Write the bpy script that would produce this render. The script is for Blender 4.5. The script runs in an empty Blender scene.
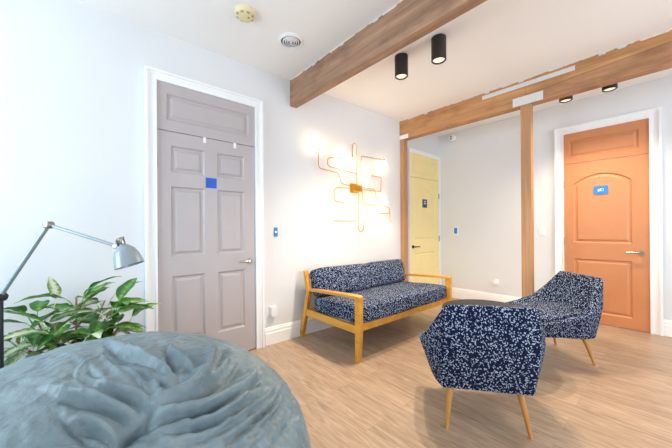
import bpy, bmesh, math, random
import numpy as np
from mathutils import Vector, Matrix, noise
S = bpy.context.scene
COL = S.collection
PI = math.pi
R = math.radians

# ------------------------------------------------------------------ camera
cam_d = bpy.data.cameras.new('camera')
cam_d.sensor_width = 36.0
cam_d.lens = 295.406 * 36 / 672
cam_d.shift_y = 4.5019 / 672
cam_d.clip_start = 0.02
cam = bpy.data.objects.new('camera', cam_d)
COL.objects.link(cam)
cx = Vector((0.65440332, 0.75611489, -0.00682418))
cy = Vector((0.0052841, 0.00445182, 0.99997613))
cz = Vector((0.75612722, -0.65442376, -0.0010821))
M = Matrix((cx, cy, cz)).transposed().to_4x4()
M.translation = (0, 0, 1.20351)
cam.matrix_world = M
S.camera = cam

# ------------------------------------------------------------------ world, light, exposure
S.view_settings.view_transform = 'Standard'
S.view_settings.look = 'None'
S.view_settings.gamma = 1.0
S.view_settings.use_curve_mapping = False
S.view_settings.exposure = 0.74

world = bpy.data.worlds.new('world')
S.world = world
world.use_nodes = True
bg = world.node_tree.nodes['Background']
bg.inputs[0].default_value = (0.72, 0.86, 1.0, 1)
bg.inputs[1].default_value = 0.7


def area_light(name, loc, rot, sx, sy, power, color):
    d = bpy.data.lights.new(name, 'AREA')
    d.shape = 'RECTANGLE'
    d.size, d.size_y = sx, sy
    d.energy = power
    d.color = color
    o = bpy.data.objects.new(name, d)
    o.location = loc
    o.rotation_euler = rot
    COL.objects.link(o)
    return o


# daylight coming in through the windows behind the camera and on the right
area_light('daylight_back_left', (-1.95, -1.78, 1.65), (R(90), 0, 0), 1.0, 1.5, 41, (0.66, 0.86, 1.0))
area_light('daylight_back_right', (1.45, -1.78, 1.55), (R(90), 0, 0), 1.9, 1.9, 30, (0.86, 0.94, 1.0))
area_light('daylight_right', (2.98, 2.6, 1.5), (R(90), 0, R(90)), 2.4, 1.9, 76, (0.84, 0.92, 1.0))

# ------------------------------------------------------------------ materials
MATS = {}


def new_mat(name):
    m = bpy.data.materials.new(name)
    m.use_nodes = True
    nt = m.node_tree
    b = nt.nodes['Principled BSDF']
    MATS[name] = m
    return m, nt, b


def lin(c):
    return tuple(((v / 255) / 12.92 if v / 255 <= 0.04045 else ((v / 255 + 0.055) / 1.055) ** 2.4) for v in c)


def node(nt, typ, **kw):
    n = nt.nodes.new(typ)
    for k, v in kw.items():
        setattr(n, k, v)
    return n


def coords(nt, scale=(1, 1, 1), kind='Object', rot=(0, 0, 0)):
    tc = node(nt, 'ShaderNodeTexCoord')
    mp = node(nt, 'ShaderNodeMapping')
    mp.inputs['Scale'].default_value = scale
    mp.inputs['Rotation'].default_value = rot
    nt.links.new(tc.outputs[kind], mp.inputs['Vector'])
    return mp.outputs['Vector']


def ramp(nt, fac, stops):
    r = node(nt, 'ShaderNodeValToRGB')
    el = r.color_ramp.elements
    while len(el) < len(stops):
        el.new(0.5)
    for e, (p, c) in zip(el, stops):
        e.position = p
        e.color = (*c, 1)
    nt.links.new(fac, r.inputs[0])
    return r.outputs[0]


def bump(nt, b, height, strength=0.2, dist=0.01):
    n = node(nt, 'ShaderNodeBump')
    n.inputs['Strength'].default_value = strength
    n.inputs['Distance'].default_value = dist
    nt.links.new(height, n.inputs['Height'])
    nt.links.new(n.outputs[0], b.inputs['Normal'])


def plain(name, rgb, rough=0.5, metal=0.0, var=0.04, scale=6.0, bmp=0.0, bscale=120.0):
    m, nt, b = new_mat(name)
    c = lin(rgb)
    nz = node(nt, 'ShaderNodeTexNoise')
    nz.inputs['Scale'].default_value = scale
    nz.inputs['Detail'].default_value = 4
    nt.links.new(coords(nt), nz.inputs['Vector'])
    col = ramp(nt, nz.outputs[0], [(0.3, tuple(v * (1 - var) for v in c)), (0.7, tuple(min(1, v * (1 + var)) for v in c))])
    nt.links.new(col, b.inputs['Base Color'])
    b.inputs['Roughness'].default_value = rough
    b.inputs['Metallic'].default_value = metal
    if bmp:
        n2 = node(nt, 'ShaderNodeTexNoise')
        n2.inputs['Scale'].default_value = bscale
        nt.links.new(coords(nt), n2.inputs['Vector'])
        bump(nt, b, n2.outputs[0], bmp, 0.004)
    return m


def wood(name, light, dark, axis='X', rough=0.45, freq=18.0, stretch=0.05, knots=False, bmp=0.15):
    m, nt, b = new_mat(name)
    sc = {'X': (stretch, 1, 1), 'Y': (1, stretch, 1), 'Z': (1, 1, stretch)}[axis]
    v = coords(nt, sc)
    n1 = node(nt, 'ShaderNodeTexNoise')
    n1.inputs['Scale'].default_value = freq
    n1.inputs['Detail'].default_value = 8
    n1.inputs['Roughness'].default_value = 0.65
    n1.inputs['Distortion'].default_value = 0.6
    nt.links.new(v, n1.inputs['Vector'])
    col = ramp(nt, n1.outputs[0], [(0.3, lin(dark)), (0.68, lin(light))])
    if knots:
        v2 = coords(nt, (0.9, 1, 2.2))
        vo = node(nt, 'ShaderNodeTexNoise')
        vo.inputs['Scale'].default_value = 3.2
        vo.inputs['Detail'].default_value = 5
        nt.links.new(v2, vo.inputs['Vector'])
        k = ramp(nt, vo.outputs[0], [(0.32, (0.55, 0.5, 0.48)), (0.5, (1, 1, 1)), (0.75, (1.0, 1.0, 1.0))])
        mx = node(nt, 'ShaderNodeMix', data_type='RGBA', blend_type='MULTIPLY')
        mx.inputs['Factor'].default_value = 0.7
        nt.links.new(col, mx.inputs['A'])
        nt.links.new(k, mx.inputs['B'])
        col = mx.outputs['Result']
    nt.links.new(col, b.inputs['Base Color'])
    b.inputs['Roughness'].default_value = rough
    bump(nt, b, n1.outputs[0], bmp, 0.003)
    return m


plain('wall_paint', (226, 227, 229), 0.75, var=0.015, scale=1.5, bmp=0.05)
plain('ceiling_paint', (246, 244, 242), 0.85, var=0.012, scale=1.5, bmp=0.08, bscale=90)
plain('trim_paint', (246, 247, 248), 0.4, var=0.01)
plain('grey_door_paint', (184, 176, 177), 0.42, var=0.02)
plain('orange_door_paint', (206, 138, 92), 0.42, var=0.03)
plain('yellow_door_paint', (246, 228, 164), 0.42, var=0.02)
plain('satin_nickel', (160, 156, 150), 0.28, metal=1.0, var=0.02)
plain('dark_bronze', (60, 52, 46), 0.35, metal=0.8)
plain('brass', (214, 164, 62), 0.3, metal=0.8, var=0.05)
plain('galvanised_steel', (222, 224, 226), 0.45, metal=0.2, var=0.04, scale=40)
plain('black_metal', (38, 37, 37), 0.5, var=0.05)
plain('white_plastic', (240, 240, 240), 0.35, var=0.01)
plain('yellowed_plastic', (230, 216, 174), 0.4, var=0.02)
plain('detector_slot', (176, 160, 122), 0.6)
plain('dark_void', (20, 20, 22), 0.8)
plain('blue_tape', (30, 96, 196), 0.6, var=0.06)
plain('sign_blue', (40, 130, 200), 0.45, var=0.05)
plain('sign_navy', (42, 74, 110), 0.45, var=0.05)
plain('sign_white', (238, 240, 244), 0.5, var=0.01)
plain('lamp_enamel', (150, 164, 172), 0.32, metal=0.2, var=0.03)
plain('lamp_dark', (52, 60, 68), 0.45, metal=0.4)
plain('table_top_black', (22, 21, 22), 0.55, var=0.08)
plain('terracotta', (150, 96, 74), 0.75, var=0.08)
plain('potting_soil', (58, 44, 34), 0.95, var=0.3, scale=60, bmp=0.6)
plain('torn_plaster', (226, 214, 196), 0.9, var=0.08, scale=30, bmp=0.5)
plain('bulb_holder', (180, 132, 58), 0.3, metal=1.0)
wood('beam_weathered', (188, 148, 118), (134, 100, 78), 'X', 0.7, 16, 0.06, knots=True, bmp=0.3)
wood('beam_honey', (208, 158, 108), (164, 116, 74), 'X', 0.65, 16, 0.05, knots=True, bmp=0.25)
wood('beam_sawn', (196, 147, 108), (154, 109, 78), 'X', 0.7, 16, 0.12, knots=True, bmp=0.3)
wood('post_wood', (202, 156, 112), (160, 115, 78), 'Z', 0.6, 16, 0.05, knots=False, bmp=0.2)
wood('sofa_oak', (226, 168, 68), (196, 132, 44), 'X', 0.35, 14, 0.12, bmp=0.06)
wood('chair_oak', (206, 152, 82), (172, 116, 54), 'Z', 0.38, 14, 0.1, bmp=0.06)
wood('table_wood', (160, 110, 66), (120, 78, 44), 'Z', 0.4, 14, 0.1, bmp=0.06)


def floor_material():
    m, nt, b = new_mat('oak_plank_floor')
    v = coords(nt, (1, 1, 1))
    br = node(nt, 'ShaderNodeTexBrick')
    br.offset = 0.37
    br.offset_frequency = 2
    br.inputs['Color1'].default_value = (0.0, 0.0, 0.0, 1)
    br.inputs['Color2'].default_value = (1, 1, 1, 1)
    br.inputs['Mortar'].default_value = (0.5, 0.5, 0.5, 1)
    br.inputs['Scale'].default_value = 1.0
    br.inputs['Mortar Size'].default_value = 0.0016
    br.inputs['Mortar Smooth'].default_value = 0.3
    br.inputs['Bias'].default_value = 0.0
    br.inputs['Brick Width'].default_value = 1.22
    br.inputs['Row Height'].default_value = 0.18
    nt.links.new(v, br.inputs['Vector'])
    # per plank shift of the grain
    add = node(nt, 'ShaderNodeVectorMath', operation='ADD')
    sc = node(nt, 'ShaderNodeVectorMath', operation='SCALE')
    sc.inputs['Scale'].default_value = 7.0
    nt.links.new(br.outputs['Color'], sc.inputs[0])
    nt.links.new(v, add.inputs[0])
    nt.links.new(sc.outputs[0], add.inputs[1])
    mp = node(nt, 'ShaderNodeMapping')
    mp.inputs['Scale'].default_value = (1.3, 13.0, 1)
    nt.links.new(add.outputs[0], mp.inputs['Vector'])
    n1 = node(nt, 'ShaderNodeTexNoise')
    n1.inputs['Scale'].default_value = 2.6
    n1.inputs['Detail'].default_value = 9
    n1.inputs['Roughness'].default_value = 0.62
    n1.inputs['Distortion'].default_value = 1.4
    nt.links.new(mp.outputs[0], n1.inputs['Vector'])
    grain = ramp(nt, n1.outputs[0], [(0.26, lin((138, 112, 88))), (0.5, lin((176, 150, 126))), (0.74, lin((198, 175, 151)))])
    tone = ramp(nt, br.outputs['Color'], [(0.0, (0.86, 0.85, 0.84)), (1.0, (1.06, 1.05, 1.04))])
    mx = node(nt, 'ShaderNodeMix', data_type='RGBA', blend_type='MULTIPLY')
    mx.inputs['Factor'].default_value = 1.0
    nt.links.new(grain, mx.inputs['A'])
    nt.links.new(tone, mx.inputs['B'])
    mx2 = node(nt, 'ShaderNodeMix', data_type='RGBA')
    nt.links.new(br.outputs['Fac'], mx2.inputs['Factor'])
    nt.links.new(mx.outputs['Result'], mx2.inputs['A'])
    mx2.inputs['B'].default_value = (*lin((158, 126, 98)), 1)
    nt.links.new(mx2.outputs['Result'], b.inputs['Base Color'])
    b.inputs['Roughness'].default_value = 0.38
    bump(nt, b, n1.outputs[0], 0.06, 0.003)


floor_material()


def fabric_material():
    m, nt, b = new_mat('navy_fleck_fabric')
    # short pale strokes woven over navy: one little elongated fleck per cell
    facs = []
    for rot, sc in (((0.25, 0.15, 0.6), (96, 96, 46)), ((0.2, 1.3, 0.4), (90, 90, 46))):
        v = coords(nt, (1, 1, 1), rot=rot)
        nz = node(nt, 'ShaderNodeTexNoise')
        nz.inputs['Scale'].default_value = 55
        nt.links.new(v, nz.inputs['Vector'])
        ma = node(nt, 'ShaderNodeVectorMath', operation='MULTIPLY_ADD')
        nt.links.new(nz.outputs['Color'], ma.inputs[0])
        ma.inputs[1].default_value = (0.02, 0.02, 0.02)
        nt.links.new(v, ma.inputs[2])
        mu = node(nt, 'ShaderNodeVectorMath', operation='MULTIPLY')
        mu.inputs[1].default_value = sc
        nt.links.new(ma.outputs[0], mu.inputs[0])
        vo = node(nt, 'ShaderNodeTexVoronoi')
        vo.inputs['Scale'].default_value = 1.0
        nt.links.new(mu.outputs[0], vo.inputs['Vector'])
        facs.append(vo.outputs['Distance'])
    mn = node(nt, 'ShaderNodeMath', operation='MINIMUM')
    nt.links.new(facs[0], mn.inputs[0])
    nt.links.new(facs[1], mn.inputs[1])
    col = ramp(nt, mn.outputs[0], [(0.25, lin((172, 188, 212))), (0.31, lin((13, 23, 54)))])
    nt.links.new(col, b.inputs['Base Color'])
    b.inputs['Roughness'].default_value = 0.9
    b.inputs['Specular IOR Level'].default_value = 0.2


fabric_material()


def bag_material():
    m, nt, b = new_mat('bean_bag_cloth')
    v = coords(nt)
    n1 = node(nt, 'ShaderNodeTexNoise')
    n1.inputs['Scale'].default_value = 7
    n1.inputs['Detail'].default_value = 8
    n1.inputs['Roughness'].default_value = 0.65
    nt.links.new(v, n1.inputs['Vector'])
    col = ramp(nt, n1.outputs[0], [(0.3, lin((100, 120, 128))), (0.7, lin((132, 150, 157)))])
    nt.links.new(col, b.inputs['Base Color'])
    b.inputs['Roughness'].default_value = 0.4
    n2 = node(nt, 'ShaderNodeTexNoise')
    n2.inputs['Scale'].default_value = 34
    n2.inputs['Detail'].default_value = 7
    n2.inputs['Distortion'].default_value = 0.25
    n2.inputs['Roughness'].default_value = 0.6
    nt.links.new(v, n2.inputs['Vector'])
    bump(nt, b, n2.outputs[0], 0.5, 0.012)


bag_material()


def leaf_material(name, dark, mid, cream, amount):
    m, nt, b = new_mat(name)
    tc = node(nt, 'ShaderNodeTexCoord')
    sp = node(nt, 'ShaderNodeSeparateXYZ')
    nt.links.new(tc.outputs['Object'], sp.inputs[0])
    # distance from the midrib, broken up by blotchy noise and feathered veins
    ab = node(nt, 'ShaderNodeMath', operation='ABSOLUTE')
    nt.links.new(sp.outputs['Y'], ab.inputs[0])
    nz = node(nt, 'ShaderNodeTexNoise')
    nz.inputs['Scale'].default_value = 55
    nz.inputs['Detail'].default_value = 3
    nt.links.new(tc.outputs['Object'], nz.inputs['Vector'])
    w = node(nt, 'ShaderNodeMath', operation='MULTIPLY_ADD')
    nt.links.new(nz.outputs[0], w.inputs[0])
    w.inputs[1].default_value = -0.05
    nt.links.new(ab.outputs[0], w.inputs[2])
    ad = node(nt, 'ShaderNodeMath', operation='ADD')
    nt.links.new(w.outputs[0], ad.inputs[0])
    ad.inputs[1].default_value = 0.05 - amount
    sc = node(nt, 'ShaderNodeMath', operation='MULTIPLY')
    nt.links.new(ad.outputs[0], sc.inputs[0])
    sc.inputs[1].default_value = 16.0
    col = ramp(nt, sc.outputs[0], [(0.05, lin(cream)), (0.22, lin(mid)), (0.5, lin(dark))])
    nt.links.new(col, b.inputs['Base Color'])
    b.inputs['Roughness'].default_value = 0.32
    b.inputs['Subsurface Weight'].default_value = 0.0


leaf_material('leaf_deep', (84, 144, 66), (134, 190, 96), (218, 232, 180), 0.010)
leaf_material('leaf_bright', (92, 152, 62), (150, 196, 92), (232, 240, 198), 0.017)
leaf_material('leaf_pale', (112, 160, 96), (186, 212, 156), (240, 244, 220), 0.027)
plain('stem_pink', (176, 128, 104), 0.5, var=0.1)
plain('leaf_old', (176, 156, 74), 0.5, var=0.15, scale=30)


def emit(name, rgb, strength):
    m, nt, b = new_mat(name)
    b.inputs['Base Color'].default_value = (*rgb, 1)
    b.inputs['Emission Color'].default_value = (*rgb, 1)
    b.inputs['Emission Strength'].default_value = strength
    b.inputs['Roughness'].default_value = 0.3


emit('glowing_bulb', (1.0, 0.72, 0.42), 56.0)
emit('downlight_lens', (1.0, 0.86, 0.66), 0.4)


def glass_material():
    m, nt, b = new_mat('window_glass')
    out = nt.nodes['Material Output']
    tr = node(nt, 'ShaderNodeBsdfTransparent')
    gl = node(nt, 'ShaderNodeBsdfGlossy')
    gl.inputs['Roughness'].default_value = 0.02
    mx = node(nt, 'ShaderNodeMixShader')
    mx.inputs[0].default_value = 0.06
    nt.links.new(tr.outputs[0], mx.inputs[1])
    nt.links.new(gl.outputs[0], mx.inputs[2])
    nt.links.new(mx.outputs[0], out.inputs['Surface'])


glass_material()

# ------------------------------------------------------------------ helpers
LOCM = {}


def box(bm, x0, x1, y0, y1, z0, z1):
    vs = [bm.verts.new(p) for p in ((x0, y0, z0), (x1, y0, z0), (x1, y1, z0), (x0, y1, z0),
                                    (x0, y0, z1), (x1, y0, z1), (x1, y1, z1), (x0, y1, z1))]
    for f in ((0, 3, 2, 1), (4, 5, 6, 7), (0, 1, 5, 4), (1, 2, 6, 5), (2, 3, 7, 6), (3, 0, 4, 7)):
        bm.faces.new([vs[i] for i in f])
    return vs


def prism(bm, poly, fn, a, b):
    """poly of (p,q); fn(p,q,d) -> point; extruded from d=a to d=b"""
    n = len(poly)
    v0 = [bm.verts.new(fn(p, q, a)) for p, q in poly]
    v1 = [bm.verts.new(fn(p, q, b)) for p, q in poly]
    bm.faces.new(v0)
    bm.faces.new(v1[::-1])
    for i in range(n):
        bm.faces.new((v0[i], v1[i], v1[(i + 1) % n], v0[(i + 1) % n]))


def loft(bm, rings, cap=True, closed=True):
    vr = [[bm.verts.new(p) for p in r] for r in rings]
    n = len(vr[0])
    for a, b in zip(vr[:-1], vr[1:]):
        for i in range(n if closed else n - 1):
            j = (i + 1) % n
            bm.faces.new((a[i], a[j], b[j], b[i]))
    if cap:
        bm.faces.new(vr[0][::-1])
        bm.faces.new(vr[-1])
    return vr


def lathe(bm, prof, seg=24, mat=Matrix.Identity(4), cap=True):
    """prof of (r,z)"""
    rings = [[mat @ Vector((r * math.cos(2 * PI * k / seg), r * math.sin(2 * PI * k / seg), z)) for k in range(seg)] for r, z in prof]
    loft(bm, rings, cap)


def tube(bm, pts, rad, seg=10, cap=True):
    pts = [Vector(p) for p in pts]
    rads = rad if isinstance(rad, (list, tuple)) else [rad] * len(pts)
    rings = []
    up = None
    for i, p in enumerate(pts):
        t = (pts[min(i + 1, len(pts) - 1)] - pts[max(i - 1, 0)]).normalized()
        if up is None:
            up = t.orthogonal().normalized()
        up = (up - t * up.dot(t)).normalized()
        s = t.cross(up)
        rings.append([p + (up * math.cos(2 * PI * k / seg) + s * math.sin(2 * PI * k / seg)) * rads[i] for k in range(seg)])
    loft(bm, rings, cap)


def rounded(pts, r=0.03, n=4):
    """polyline with rounded corners"""
    pts = [Vector(p) for p in pts]
    out = [pts[0]]
    for a, b, c in zip(pts[:-2], pts[1:-1], pts[2:]):
        d1 = (a - b)
        d2 = (c - b)
        q = min(r, d1.length * 0.48, d2.length * 0.48)
        p1 = b + d1.normalized() * q
        p2 = b + d2.normalized() * q
        for k in range(n + 1):
            t = k / n
            out.append((p1 * (1 - t) + b * t) * (1 - t) + (b * (1 - t) + p2 * t) * t)
    out.append(pts[-1])
    return out


def bevel(bm, w, seg=2, angle=30):
    es = [e for e in bm.edges if len(e.link_faces) == 2 and e.calc_face_angle(0) > R(angle)]
    if es:
        bmesh.ops.bevel(bm, geom=es, offset=w, segments=seg, profile=0.5, affect='EDGES', clamp_overlap=True)


def obj(name, bm, mat, parent=None, smooth=True, world=True, angle=35):
    """link bm as ONE mesh object; with world=True its vertices are given in world space"""
    bmesh.ops.recalc_face_normals(bm, faces=bm.faces[:])
    me = bpy.data.meshes.new(name)
    if parent is not None and world:
        bm.transform(LOCM[parent.name].inverted())
    bm.to_mesh(me)
    bm.free()
    me.materials.append(MATS[mat])
    if smooth:
        for p in me.polygons:
            p.use_smooth = True
        me.set_sharp_from_angle(angle=R(angle))
    o = bpy.data.objects.new(name, me)
    COL.objects.link(o)
    if parent is not None:
        o.parent = parent
    LOCM[o.name] = LOCM[parent.name].copy() if parent is not None else Matrix.Identity(4)
    return o


def tag(o, label, cat=None, group=None, kind=None):
    o['label'] = label
    if cat:
        o['category'] = cat
    if group:
        o['group'] = group
    if kind:
        o['kind'] = kind
    return o


def thing(name, label, cat, loc=(0, 0, 0), rotz=0.0, group=None):
    o = bpy.data.objects.new(name, None)
    o.empty_display_size = 0.1
    COL.objects.link(o)
    o.location = loc
    o.rotation_euler = (0, 0, rotz)
    LOCM[o.name] = Matrix.Translation(loc) @ Matrix.Rotation(rotz, 4, 'Z')
    return tag(o, label, cat, group)


def dup(root, loc, rotz, label, group=None):
    r = root.copy()
    COL.objects.link(r)
    r.location = loc
    r.rotation_euler = (0, 0, rotz)
    r['label'] = label
    if group:
        r['group'] = group
    for ch in list(root.children):
        c = ch.copy()
        COL.objects.link(c)
        c.parent = r
        for g in list(ch.children):
            d = g.copy()
            COL.objects.link(d)
            d.parent = c
    LOCM[r.name] = Matrix.Translation(loc) @ Matrix.Rotation(rotz, 4, 'Z')
    return r


def origin_to(o, p):
    """move a mesh's origin to p without moving the mesh"""
    p = Vector(p)
    o.data.transform(Matrix.Translation(-p))
    o.location = o.location + p


def B():
    return bmesh.new()


# ------------------------------------------------------------------ the room shell
WL, WF, WR, WB, ZC = -2.804, 4.882, 2.62, -1.5, 2.852
T = 0.16


def struct(name, bm, mat, label, smooth=False):
    o = obj(name, bm, mat, smooth=smooth)
    return tag(o, label, kind='structure')


bm = B(); box(bm, WL - T, WR + T, WB - T, WF + T, -0.12, 0)
struct('floor', bm, 'oak_plank_floor', 'pale oak plank floor')
bm = B(); box(bm, WL - T, WR + T, WB - T, WF + T, ZC, ZC + 0.12)
struct('ceiling', bm, 'ceiling_paint', 'white plaster ceiling')
bm = B(); box(bm, WL - T, WL, WB - T, WF + T, 0, ZC)
struct('wall_left', bm, 'wall_paint', 'white wall behind the sofa and grey door')
bm = B(); box(bm, WL, WR + T, WF, WF + T, 0, ZC)
struct('wall_far', bm, 'wall_paint', 'white far wall around the orange door')


def wall_with_holes(name, fn, a0, a1, holes, label):
    """wall in (a,z), holes as (a0,a1,z0,z1); fn(a, z, d) with d the depth"""
    bm = B()
    us = sorted({a0, a1, *[h[0] for h in holes], *[h[1] for h in holes]})
    zs = sorted({0, ZC, *[h[2] for h in holes], *[h[3] for h in holes]})
    for u0, u1 in zip(us[:-1], us[1:]):
        for z0, z1 in zip(zs[:-1], zs[1:]):
            um, zm = (u0 + u1) / 2, (z0 + z1) / 2
            if any(h[0] < um < h[1] and h[2] < zm < h[3] for h in holes):
                continue
            prism(bm, [(u0, z0), (u1, z0), (u1, z1), (u0, z1)], fn, 0, T)
    struct(name, bm, 'wall_paint', label)


WIN_B = [(-2.5, -1.4, 0.85, 2.45), (0.5, 2.4, 0.6, 2.5)]
WIN_R = [(1.4, 3.8, 0.6, 2.5)]
wall_with_holes('wall_back', lambda a, z, d: (a, WB - d, z), WL, WR + T, WIN_B, 'white wall with the windows behind the viewer')
wall_with_holes('wall_right', lambda a, z, d: (WR + d, a, z), WB, WF, WIN_R, 'white wall with a window on the right')
k = 0
for holes, fn in ((WIN_B, lambda a, z, d: (a, WB - d, z)), (WIN_R, lambda a, z, d: (WR + d, a, z))):
    for (a0, a1, z0, z1) in holes:
        k += 1
        bm = B()
        w = 0.05
        am, zm = (a0 + a1) / 2, (z0 + z1) / 2
        for r in ((a0, a0 + w, z0, z1), (a1 - w, a1, z0, z1), (a0 + w, a1 - w, z0, z0 + w), (a0 + w, a1 - w, z1 - w, z1),
                  (am - 0.02, am + 0.02, z0 + w, z1 - w)):
            prism(bm, [(r[0], r[2]), (r[1], r[2]), (r[1], r[3]), (r[0], r[3])], fn, 0.04, 0.11)
        wn = struct('window_%d' % k, bm, 'trim_paint', 'white framed window')
        bm = B()
        prism(bm, [(a0 + w, z0 + w), (a1 - w, z0 + w), (a1 - w, z1 - w), (a0 + w, z1 - w)], fn, 0.07, 0.076)
        obj('window_pane', bm, 'window_glass', wn, smooth=False)

# map (u along the wall, z, n out of the wall) into the world
fnL = lambda u, z, n: (WL + n, u, z)
fnF = lambda u, z, n: (u, WF - n, z)

BASE = [(0, 0), (0.022, 0), (0.022, 0.118), (0.017, 0.124), (0.017, 0.150), (0.010, 0.160), (0.008, 0.172), (0.0, 0.176)]


def baseboard(name, runs, fn, label):
    bm = B()
    for a, b in runs:
        prism(bm, BASE, lambda n, z, d: fn(d, z, n), a, b)
    o = struct(name, bm, 'trim_paint', label)


baseboard('baseboard_left', [(WB, 0.388), (1.437, 3.735)], fnL, 'white moulded baseboard along the sofa wall')
baseboard('baseboard_far', [(WL, -1.084), (-0.108, WR)], fnF, 'white moulded baseboard along the far wall')


def casing(name, fn, a0, a1, zt, w, label, left=True, wr=None, wtop=None):
    """stepped door casing round an opening a0..a1, top zt"""
    bm = B()
    wr = w if wr is None else wr
    wtop = w if wtop is None else wtop

    def bar(u0, u1, z0, z1, n):
        prism(bm, [(u0, z0), (u1, z0), (u1, z1), (u0, z1)], lambda p, q, d: fn(p, q, d), 0, n)
    for f0, f1, n in ((0, 0.16, 0.036), (0.16, 0.5, 0.026), (0.5, 0.78, 0.031), (0.78, 1.0, 0.044)):
        if left:
            bar(a0 - w * f1, a0 - w * f0, 0, zt + wtop * f1, n)
        bar(a1 + wr * f0, a1 + wr * f1, 0, zt + wtop * f1, n)
        bar(a0 - (w * f0 if left else 0), a1 + wr * f0, zt + wtop * f0, zt + wtop * f1, n)
    return struct(name, bm, 'trim_paint', label)


casing('trim_1', fnL, 0.475, 1.335, 2.432, 0.082, 'white stepped casing around the grey door')
casing('trim_2', fnF, -0.984, -0.203, 2.43, 0.096, 'white stepped casing around the orange door')
casing('trim_3', fnL, 3.965, 4.838, 2.42, 0.04, 'white casing around the yellow door', left=True, wtop=0.06)


def loop_pts(h, ins, narc=14):
    u0, z0, u1, z1, arch = h
    u0, u1, z0, z1 = u0 + ins, u1 - ins, z0 + ins, z1 - ins
    if not arch:
        return [(u0, z0), (u1, z0), (u1, z1), (u0, z1)]
    pts = [(u0, z0), (u1, z0)]
    zb = z1 - arch
    for i in range(narc + 1):
        t = i / narc
        u = u1 + (u0 - u1) * t
        pts.append((u, zb + arch * (1 - (2 * t - 1) ** 2)))
    return pts


def panel_slab(bm, fn, w0, w1, z0, z1, holes, nf=0.018, depth=0.013, ins=(0.0, 0.012, 0.026, 0.045)):
    """moulded door leaf with recessed, raised-field panels"""
    us = sorted({w0, w1, *[h[0] for h in holes], *[h[2] for h in holes]})
    zs = sorted({z0, z1, *[h[1] for h in holes], *[h[3] for h in holes]})

    def face(pts):
        bm.faces.new([bm.verts.new(p) for p in pts])
    for u0, u1 in zip(us[:-1], us[1:]):
        for a, b in zip(zs[:-1], zs[1:]):
            um, zm = (u0 + u1) / 2, (a + b) / 2
            if any(h[0] < um < h[2] and h[1] < zm < h[3] for h in holes):
                continue
            face([fn(u0, a, nf), fn(u1, a, nf), fn(u1, b, nf), fn(u0, b, nf)])
    for h in holes:
        if h[4]:
            arc = loop_pts(h, 0)[2:]
            for p, q in zip(arc[:-1], arc[1:]):
                face([fn(p[0], p[1], nf), fn(p[0], h[3], nf), fn(q[0], h[3], nf), fn(q[0], q[1], nf)])
        lv = [(ins[0], nf), (ins[1], nf - depth), (ins[2], nf - depth), (ins[3], nf - 0.003)]
        rings = [[fn(u, z, n) for u, z in loop_pts(h, i)] for i, n in lv]
        vr = loft(bm, rings, cap=False)
        bm.faces.new(vr[-1])
    # the four sides of the leaf
    c = [(w0, z0), (w1, z0), (w1, z1), (w0, z1)]
    for (a, b), (d, e) in zip(c, c[1:] + c[:1]):
        face([fn(a, b, 0.0005), fn(d, e, 0.0005), fn(d, e, nf), fn(a, b, nf)])
    bmesh.ops.remove_doubles(bm, verts=bm.verts[:], dist=1e-5)


def lever(parent, fn, u, z, direction, mat, n0=0.018):
    bm = B()
    rose = [Vector(fn(u + 0.027 * math.cos(2 * PI * k / 20), z + 0.027 * math.sin(2 * PI * k / 20), n0)) for k in range(20)]
    rose2 = [Vector(fn(u + 0.024 * math.cos(2 * PI * k / 20), z + 0.024 * math.sin(2 * PI * k / 20), n0 + 0.012)) for k in range(20)]
    loft(bm, [rose, rose2])
    pts = [fn(u, z, n0 + 0.01), fn(u, z, n0 + 0.05), fn(u + direction * 0.03, z, n0 + 0.055), fn(u + direction * 0.075, z + 0.003, n0 + 0.053), fn(u + direction * 0.12, z - 0.004, n0 + 0.05)]
    tube(bm, rounded(pts, 0.02), 0.009, 10)
    return obj('door_handle', bm, mat, parent)


def hinge(parent, fn, u, z, mat='satin_nickel'):
    bm = B()
    prism(bm, [(u - 0.006, z - 0.045), (u + 0.006, z - 0.045), (u + 0.006, z + 0.045), (u - 0.006, z + 0.045)], fn, 0.018, 0.028)
    tube(bm, [fn(u, z - 0.05, 0.03), fn(u, z + 0.05, 0.03)], 0.006, 8)
    return obj('hinge', bm, mat, parent)


def make_door(name, fn, w0, w1, slab_holes, transom_hole, ztop, mat, label, zslab=2.03):
    bm = B()
    panel_slab(bm, fn, w0 + 0.003, w1 - 0.003, 0.008, zslab, slab_holes)
    o = struct(name, bm, mat, label)
    bm = B()
    panel_slab(bm, fn, w0 + 0.001, w1 - 0.001, zslab + 0.006, ztop, [transom_hole], nf=0.02)
    obj('transom_panel', bm, mat, o, smooth=False)
    return o


# grey door on the left wall
d1 = make_door('door_1', fnL, 0.475, 1.335,
               [(0.578, 1.690, 0.848, 1.915, 0), (0.962, 1.690, 1.222, 1.915, 0),
                (0.578, 0.975, 0.848, 1.572, 0), (0.962, 0.975, 1.222, 1.572, 0),
                (0.578, 0.25, 0.848, 0.812, 0), (0.962, 0.25, 1.222, 0.812, 0)],
               (0.548, 2.125, 1.268, 2.345, 0), 2.432, 'grey_door_paint', 'warm grey six-panel door with panelled transom')
lever(d1, fnL, 1.272, 0.892, -1, 'satin_nickel')
for z in (1.77, 1.02, 0.25):
    hinge(d1, fnL, 0.474, z)
# orange door on the far wall
d2 = make_door('door_2', fnF, -0.984, -0.203,
               [(-0.885, 1.005, -0.345, 1.875, 0.11), (-0.885, 0.13, -0.345, 0.80, 0)],
               (-0.93, 2.115, -0.285, 2.335, 0), 2.43, 'orange_door_paint', 'orange two-panel door with arched upper panel')
lever(d2, fnF, -0.272, 0.905, -1, 'satin_nickel')
for z in (1.77, 1.02, 0.25):
    hinge(d2, fnF, -0.985, z)
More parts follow.
